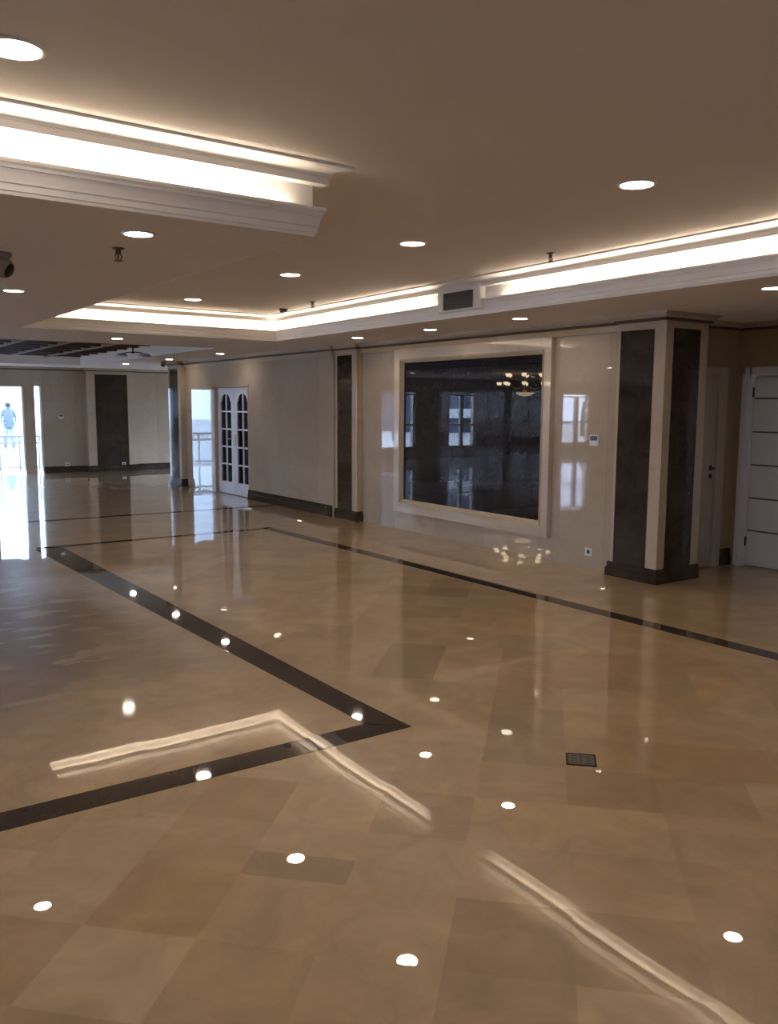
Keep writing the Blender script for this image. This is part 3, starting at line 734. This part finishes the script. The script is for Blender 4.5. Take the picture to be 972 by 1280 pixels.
def camera_unit(x, y, z, sc, aim, label):
    t = thing('security_camera', (x, y, z), label, 'security camera')
    b = MB(); b.lathe([(0, 0), (.062 * sc, 0), (.062 * sc, -.02 * sc), (.05 * sc, -.032 * sc), (0, -.034 * sc)], (x, y, z), 'Z', 24); b.build('mount', M['batten'], t)
    q = Vector(aim).normalized().to_track_quat('Z', 'Y').to_matrix().to_4x4()
    c = (x, y, z - .075 * sc)
    b = MB(); b.lathe([(0, -.055 * sc), (.03 * sc, -.052 * sc), (.052 * sc, -.03 * sc), (.058 * sc, 0), (.056 * sc, .03 * sc), (.05 * sc, .048 * sc), (0, .048 * sc)], c, 'Z', 24, mtx=q); b.build('housing', M['batten'], t)
    b = MB(); b.lathe([(0, .046 * sc), (.044 * sc, .049 * sc), (.040 * sc, .060 * sc), (.022 * sc, .070 * sc), (0, .073 * sc)], c, 'Z', 24, mtx=q); b.build('lens', M['black'], t)
camera_unit(1.03, 5.40, S, 1.0, (.75, -.45, -.45), 'dark turret security camera on the dropped ceiling at the left photo edge')
camera_unit(6.2, 17.0, S, .8, (-1, -.5, -.5), 'tiny dark security camera on the ceiling beside the far pier')

# air vent box breaking the cove
vx = rx(6.535) + .021
t = thing('air_vent', (vx, 6.535, S + .06), 'grey grille in a white box interrupting the right cove light', 'air vent')
b = MB(); b.box(vx - .075, vx + .05, 6.22, 6.86, S + .050, T - .02, ch=.014); b.build('box', M['plaster'], t)
b = MB(); b.box(vx - .079, vx - .070, 6.325, 6.745, S + .072, S + .225); b.box(vx - .079, vx - .074, 6.315, 6.755, S + .066, S + .072)
b.build('grille_back', M['grey'], t)
b = MB()
for k in range(22):
    y = 6.337 + k * .0188; b.prism([(-.084, -.002), (-.078, -.007), (-.077, -.005), (-.083, .000)], lambda u, v, d, y=y: (vx + u, y + v, d), S + .078, S + .219)
b.box(vx - .086, vx - .076, 6.318, 6.330, S + .070, S + .227); b.box(vx - .086, vx - .076, 6.740, 6.752, S + .070, S + .227)
b.box(vx - .086, vx - .076, 6.318, 6.752, S + .070, S + .078); b.box(vx - .086, vx - .076, 6.318, 6.752, S + .219, S + .227)
b.build('grille', M['grey'], t)

# wooden lattice in the far ceiling recess
b = MB()
b.box(RX0 + .02, RX1 - .25, RY0 + .02, RY1 - .6, RZ - .02, RZ - .004, 0)
x = RX0 + .15
while x < RX1 - .3: b.box(x, x + .07, RY0 + .03, RY1 - .62, RZ - .075, RZ - .02, 1); x += .72
y = RY0 + .25
while y < RY1 - .7: b.box(RX0 + .03, RX1 - .26, y, y + .09, RZ - .065, RZ - .02, 0); y += .62
tag(b.build('ceiling_lattice', [M['wood'], M['batten']], loc=(1.9, 16.2, RZ - .02)), 'dark wooden lattice in the far ceiling recess', 'ceiling lattice')

# small fitting with two white shades by the lattice
def shade_lamp():
    cx, cy = 4.85, 14.75
    t = thing('ceiling_lamp', (cx, cy, RZ), 'dark ceiling lamp with two white glass shades beside the lattice', 'lamp')
    b = MB(); b.lathe([(0, -.02), (.055, -.02), (.06, -.035), (.05, -.05), (.012, -.055), (.012, -.16), (.03, -.17), (.03, -.19), (0, -.195)], (cx, cy, RZ), 'Z', 16)
    d = Vector((.82, -.57, 0))
    for s_ in (-1, 1):
        p = Vector((cx, cy, RZ - .17)); b.tube([p, p + d * s_ * .1 + Vector((0, 0, -.01)), p + d * s_ * .2 + Vector((0, 0, -.03))], .008)
    b.build('bracket', M['bronze'], t)
    for s_ in (-1, 1):
        c = Vector((cx, cy, RZ - .17)) + d * s_ * .2
        b = MB(); b.lathe([(.03, -.02), (.07, -.03), (.105, -.055), (.115, -.085), (.11, -.085), (.10, -.058), (.065, -.036), (.03, -.026)], c, 'Z', 20); b.build('shade', M['opal'], t)
shade_lamp()

# ------------------------------------------------------------------ wall fittings
def thermostat(x, y, z, axis, label):
    t = thing('thermostat', (x, y, z), label, 'thermostat')
    if axis == 'X':
        b = MB(); b.box(x - .022, x, y - .058, y + .058, z - .055, z + .055, ch=.006); b.build('case', M['white_plastic'], t)
        b = MB(); b.box(x - .0245, x - .018, y - .046, y + .046, z + .0, z + .046, ch=.002); b.build('display', M['screen'], t)
        b = MB()
        for k in range(3): b.box(x - .025, x - .02, y - .04 + k * .03, y - .02 + k * .03, z - .036, z - .022, ch=.002)
        b.build('buttons', M['white_plastic'], t)
    else:
        b = MB(); b.box(x - .06, x + .06, y - .022, y, z - .055, z + .055, ch=.006); b.build('case', M['white_plastic'], t)
        b = MB(); b.box(x - .046, x + .046, y - .0245, y - .018, z + .0, z + .046, ch=.002); b.build('display', M['screen'], t)
thermostat(WX, 5.962, 1.310, 'X', 'white thermostat with grey display left of the square column')
thermostat(5.28, 21.5, 1.34, 'Y', 'white thermostat on the far wall beside the glazed door')
def socket(x, y, z, axis, label):
    t = thing('power_socket', (x, y, z), label, 'socket', 'white wall sockets')
    b = MB(); b2 = MB()
    if axis == 'X':
        b.box(x - .010, x, y - .045, y + .045, z - .042, z + .042, ch=.004)
        b2.lathe([(0, -.013), (.021, -.013), (.022, -.009), (0, -.009)], (x, y, z), 'X', 20)
    else:
        b.box(x - .045, x + .045, y - .010, y, z - .042, z + .042, ch=.004)
        b2.lathe([(0, -.013), (.021, -.013), (.022, -.009), (0, -.009)], (x, y, z), 'Y', 20)
    b.build('cover_plate', M['white_plastic'], t); b2.build('outlet_well', M['screen'], t)
socket(WX, 5.995, .17, 'X', 'white wall socket low on the wall left of the square column')
socket(5.39, 21.5, .19, 'Y', 'white socket low on the far wall left of its dark stone strip')
socket(6.70, 21.322, .17, 'Y', 'white socket at the foot of the far wall dark stone strip')

# floor box: two dark steel lids in a frame, turned with the tiles
t = thing('floor_box', (2.943, 2.665, 0), 'small dark metal floor box set in the beige tiles', 'floor box')
U = Vector((.7071, .7071, 0)); V = Vector((-.7071, .7071, 0)); fc = Vector((2.943, 2.665, 0))
def rbox(mb, u0, u1, v0, v1, z0, z1):
    q = [fc + U * u + V * v for u, v in ((u0, v0), (u1, v0), (u1, v1), (u0, v1))]
    mb.raw([(p.x, p.y, z0) for p in q] + [(p.x, p.y, z1) for p in q], [(3, 2, 1, 0), (4, 5, 6, 7), (0, 1, 5, 4), (1, 2, 6, 5), (2, 3, 7, 6), (3, 0, 4, 7)])
b = MB(); rbox(b, -.068, .068, -.070, -.062, 0, .004); rbox(b, -.068, .068, .062, .070, 0, .004); rbox(b, -.068, -.060, -.062, .062, 0, .004); rbox(b, .060, .068, -.062, .062, 0, .004); rbox(b, -.06, .06, -.062, .062, 0, .0012)
b.build('frame', M['bronze'], t)
for s_ in (-1, 1):
    b = MB(); rbox(b, -.058, .058, *sorted((s_ * .003, s_ * .060)), .001, .0035)
    for k in range(5): rbox(b, -.045 + k * .02, -.037 + k * .02, *sorted((s_ * .018, s_ * .046)), .003, .005)
    b.build('lid', M['grey'], t)

# ------------------------------------------------------------------ chandelier of the left hall (seen mirrored in the black marble)
cx, cy, cz = -2.79, 16.9, S
t = thing('chandelier', (cx, cy, cz), 'lit two tier chandelier mirrored at the top right of the black marble', 'chandelier')
RZc = RZ
b = MB(); b.lathe([(0, 0), (.10, 0), (.11, -.015), (.06, -.04), (.018, -.05), (.018, -.16), (.05, -.20), (.03, -.26), (.02, -.34), (.06, -.40), (.075, -.44), (.03, -.50), (0, -.52)], (cx, cy, cz), 'Z', 20); b.build('stem', M['brass'], t)
arms = [(8, .68, -.25, 0.0), (6, .50, -.03, .3)]
for n, rad, zz, ph in arms:
    for k in range(n):
        a = 2 * PI * k / n + ph; d = Vector((math.cos(a), math.sin(a), 0)); o = Vector((cx, cy, cz))
        b = MB(); b.tube([o + d * .04 + Vector((0, 0, zz - .08)), o + d * rad * .4 + Vector((0, 0, zz - .14)), o + d * rad * .8 + Vector((0, 0, zz - .11)), o + d * rad + Vector((0, 0, zz - .04))], .010, 6)
        ar = b.build('arm', M['brass'], t)
        c = o + d * rad + Vector((0, 0, zz))
        b = MB(); b.lathe([(0, -.055), (.04, -.055), (.066, -.02), (.070, .02), (.055, .025), (.02, .02), (0, .02)], c, 'Z', 12); b.build('lamp_shade', M['bulb'], ar)
b = MB(); b.lathe([(0, -.60), (.10, -.585), (.20, -.55), (.25, -.50), (.24, -.495), (.18, -.53), (0, -.56)], (cx, cy, cz), 'Z', 24); b.build('glass_bowl', M['bowl'], t)

# ------------------------------------------------------------------ outside: terrace, railing, passer-by, trees and a block of flats
b = MB(); b.box(-60, 60, 21.75, 90, -.12, -.02); b.box(-60, 60, -40, -10, -.12, -.02); b.box(-13.2, 9.8, -10, -5.2, -.12, -.02); b.box(9.8, 60, -10, 21.75, -.12, -.02); b.box(-60, -13.2, -10, 21.75, -.12, -.02)
struct(b.build('ground', M['paving']))
t = thing('railing', (3.9, 22.9, -.02), 'pale terrace railing outside the far glazed door', 'railing')
b = MB(); b.tube([(2.2, 22.9, .84), (5.6, 22.9, .84)], .03, 8); b.tube([(2.2, 22.9, .66), (5.6, 22.9, .66)], .018, 8); b.tube([(2.2, 22.9, .06), (5.6, 22.9, .06)], .018, 8); b.build('rail', M['rail'], t)
b = MB()
for k in range(8): b.tube([(2.3 + k * .46, 22.9, -.02), (2.3 + k * .46, 22.9, .84)], .022, 8)
b.build('posts', M['rail'], t)
b = MB()
for k in range(24):
    x = 2.3 + k * .14; pts = [(x + .07 + .06 * math.cos(a), 22.9, .75 + .075 * math.sin(a)) for a in [2 * PI * i / 10 for i in range(11)]]
    b.tube(pts, .011, 6)
b.build('ring_row', M['rail'], t)

def person(px, py, label):
    H = 1.70
    t = thing('person', (px, py, -.02), label, 'person')
    bm = bmesh.new(); J = {}
    def v(n, x, y, z): J[n] = bm.verts.new((x, y, z))
    v('pel', 0, 0, .93); v('waist', 0, .01, 1.06); v('chest', 0, 0, 1.26); v('neck0', 0, 0, 1.42); v('neck', 0, -.01, 1.48); v('head', 0, -.02, 1.58); v('top', 0, -.01, 1.66)
    for s_, n in ((-1, 'l'), (1, 'r')):
        v('hip' + n, s_ * .09, 0, .88); v('knee' + n, s_ * .11, -.02 - .05 * s_, .48); v('ank' + n, s_ * .12, .03 - .1 * s_, .08); v('toe' + n, s_ * .13, -.1 - .1 * s_, .035)
        v('sh' + n, s_ * .17, 0, 1.40); v('el' + n, s_ * .25, .02, 1.13); v('wr' + n, s_ * .20, -.16, .98); v('pa' + n, s_ * .17, -.22, .96)
        for k in range(4): v('f%d' % k + n, s_ * (.155 - .018 * (k - 1.5)), -.30 + .012 * abs(k - 1.2), .945 - .01 * k)
        v('th' + n, s_ * .125, -.24, .985)
    E = [('pel', 'waist'), ('waist', 'chest'), ('chest', 'neck0'), ('neck0', 'neck'), ('neck', 'head'), ('head', 'top')]
    for n in 'lr':
        E += [('pel', 'hip' + n), ('hip' + n, 'knee' + n), ('knee' + n, 'ank' + n), ('ank' + n, 'toe' + n), ('neck0', 'sh' + n), ('sh' + n, 'el' + n), ('el' + n, 'wr' + n), ('wr' + n, 'pa' + n), ('pa' + n, 'th' + n)] + [('pa' + n, 'f%d' % k + n) for k in range(4)]
    for a, b2 in E: bm.edges.new((J[a], J[b2]))
    bm.verts.index_update(); names = {J[n].index: n for n in J}
    me = bpy.data.meshes.new('body'); bm.to_mesh(me); bm.free()
    o = bpy.data.objects.new('body', me); COL.objects.link(o); o.parent = t; ORIG[o.name] = Vector((px, py, -.02))
    sk = o.modifiers.new('skin', 'SKIN'); 
    RAD = {'pel': .15, 'waist': .13, 'chest': .155, 'neck0': .075, 'neck': .055, 'head': .092, 'top': .07, 'hip': .09, 'knee': .058, 'ank': .042, 'toe': .035, 'sh': .065, 'el': .045, 'wr': .03, 'pa': .034, 'th': .010}
    for i, sv in enumerate(me.skin_vertices[0].data):
        n = names[i]; r_ = RAD.get(n) or RAD.get(n[:-1]) or .009
        sv.radius = (r_, r_ * (.72 if n in ('pel', 'waist', 'chest') else 1)); sv.use_root = (n == 'pel')
    o.modifiers.new('sub', 'SUBSURF').render_levels = 1
    for m_ in ('blue_cloth', 'trousers', 'skin'): me.materials.append(M[m_])
    # clothing and hair are children
    b = MB(); b.lathe([(0, 1.70), (.06, 1.69), (.09, 1.65), (.102, 1.59), (.098, 1.545), (.088, 1.55), (.085, 1.62), (0, 1.66)], (px, py - .012 + .02, -.02), 'Z', 16); b.build('hair', M['hair'], t)
    b = MB(); b.lathe([(.165, .80), (.178, .86), (.17, 1.0), (.18, 1.2), (.175, 1.34), (.09, 1.44), (.075, 1.47), (.07, 1.46), (.15, 1.32), (.155, 1.0), (.16, .80)], (px, py, -.02), 'Z', 18); b.build('jacket', M['blue_cloth'], t)
    b = MB()
    for s_ in (-1, 1): b.tube([(px + s_ * .085, py, .92), (px + s_ * .11, py - .02 - .05 * s_, .46), (px + s_ * .12, py + .03 - .1 * s_, .09)], .105, 12, r1=.06)
    b.build('trousers', M['trousers'], t)
    return t
person(6.40, 33.5, 'person in a blue jacket standing outside the far glazed door')

def tree(x, y, h, seed, label):
    rnd = random.Random(seed); b = MB()
    def branch(p, d, l, r_, depth):
        q = p + d * l; mid = p + d * l * .5 + Vector((rnd.uniform(-.1, .1), rnd.uniform(-.1, .1), 0)) * l * .4
        b.tube([p, mid, q], r_, 6, r1=r_ * .6)
        if depth:
            for k in range(3 if depth > 1 else 4):
                a = rnd.uniform(0, 2 * PI); nd = (d + Vector((math.cos(a), math.sin(a), rnd.uniform(-.1, .35))) * .75).normalized()
                branch(q if k else mid, nd, l * rnd.uniform(.6, .8), r_ * .58, depth - 1)
    branch(Vector((x, y, -.05)), Vector((0, 0, 1)), h * .3, .13, 4)
    tag(b.build('bare_tree', M['bark'], loc=(x, y, -.05)), label, 'tree', 'bare street trees outside')
tree(-10.5, 34, 6.5, 3, 'bare street tree mirrored at the left edge of the black marble')
tree(-23.5, 34, 6.0, 5, 'bare street tree mirrored in the cream wall beside the thermostat')
t = thing('building', (-21, 44, 0), 'blue grey block of flats mirrored in the black marble', 'building')
b = MB(); b.box(-27, -18.9, 42, 50, -.05, 9); b.build('wall', M['facade'], t)
for k in range(4):
    b = MB(); b.box(-27.2, -18.7, 41.2, 42, .9 + k * 2.2, 1.45 + k * 2.2); b.build('balcony', M['facade_white'], t)

# ------------------------------------------------------------------ world, camera, view
wd = bpy.data.worlds.new('overcast_sky'); SC.world = wd; wd.use_nodes = True
bg = wd.node_tree.nodes['Background']; bg.inputs[0].default_value = (0.58, 0.72, 1.0, 1); bg.inputs[1].default_value = 17.0

f, yaw, pitch, roll, cam_h = 1073.745, 0.6040644, -0.12358757, 0.00540977, 1.65
fwd = Vector((math.sin(yaw) * math.cos(pitch), math.cos(yaw) * math.cos(pitch), math.sin(pitch)))
rgt = Vector((math.cos(yaw), -math.sin(yaw), 0)); upv = rgt.cross(fwd)
r2 = rgt * math.cos(roll) + upv * math.sin(roll); u2 = -rgt * math.sin(roll) + upv * math.cos(roll)
cd = bpy.data.cameras.new('camera'); cam = bpy.data.objects.new('camera', cd); COL.objects.link(cam)
cd.sensor_fit = 'HORIZONTAL'; cd.sensor_width = 36.0; cd.lens = f / 972.0 * 36.0; cd.clip_start = .05; cd.clip_end = 300
mw = Matrix((r2, u2, -fwd)).transposed().to_4x4(); mw.translation = (0, 0, cam_h); cam.matrix_world = mw
SC.camera = cam
vs = SC.view_settings
vs.view_transform = 'Standard'; vs.look = 'None'; vs.gamma = 1.0; vs.use_curve_mapping = False; vs.exposure = 0.15
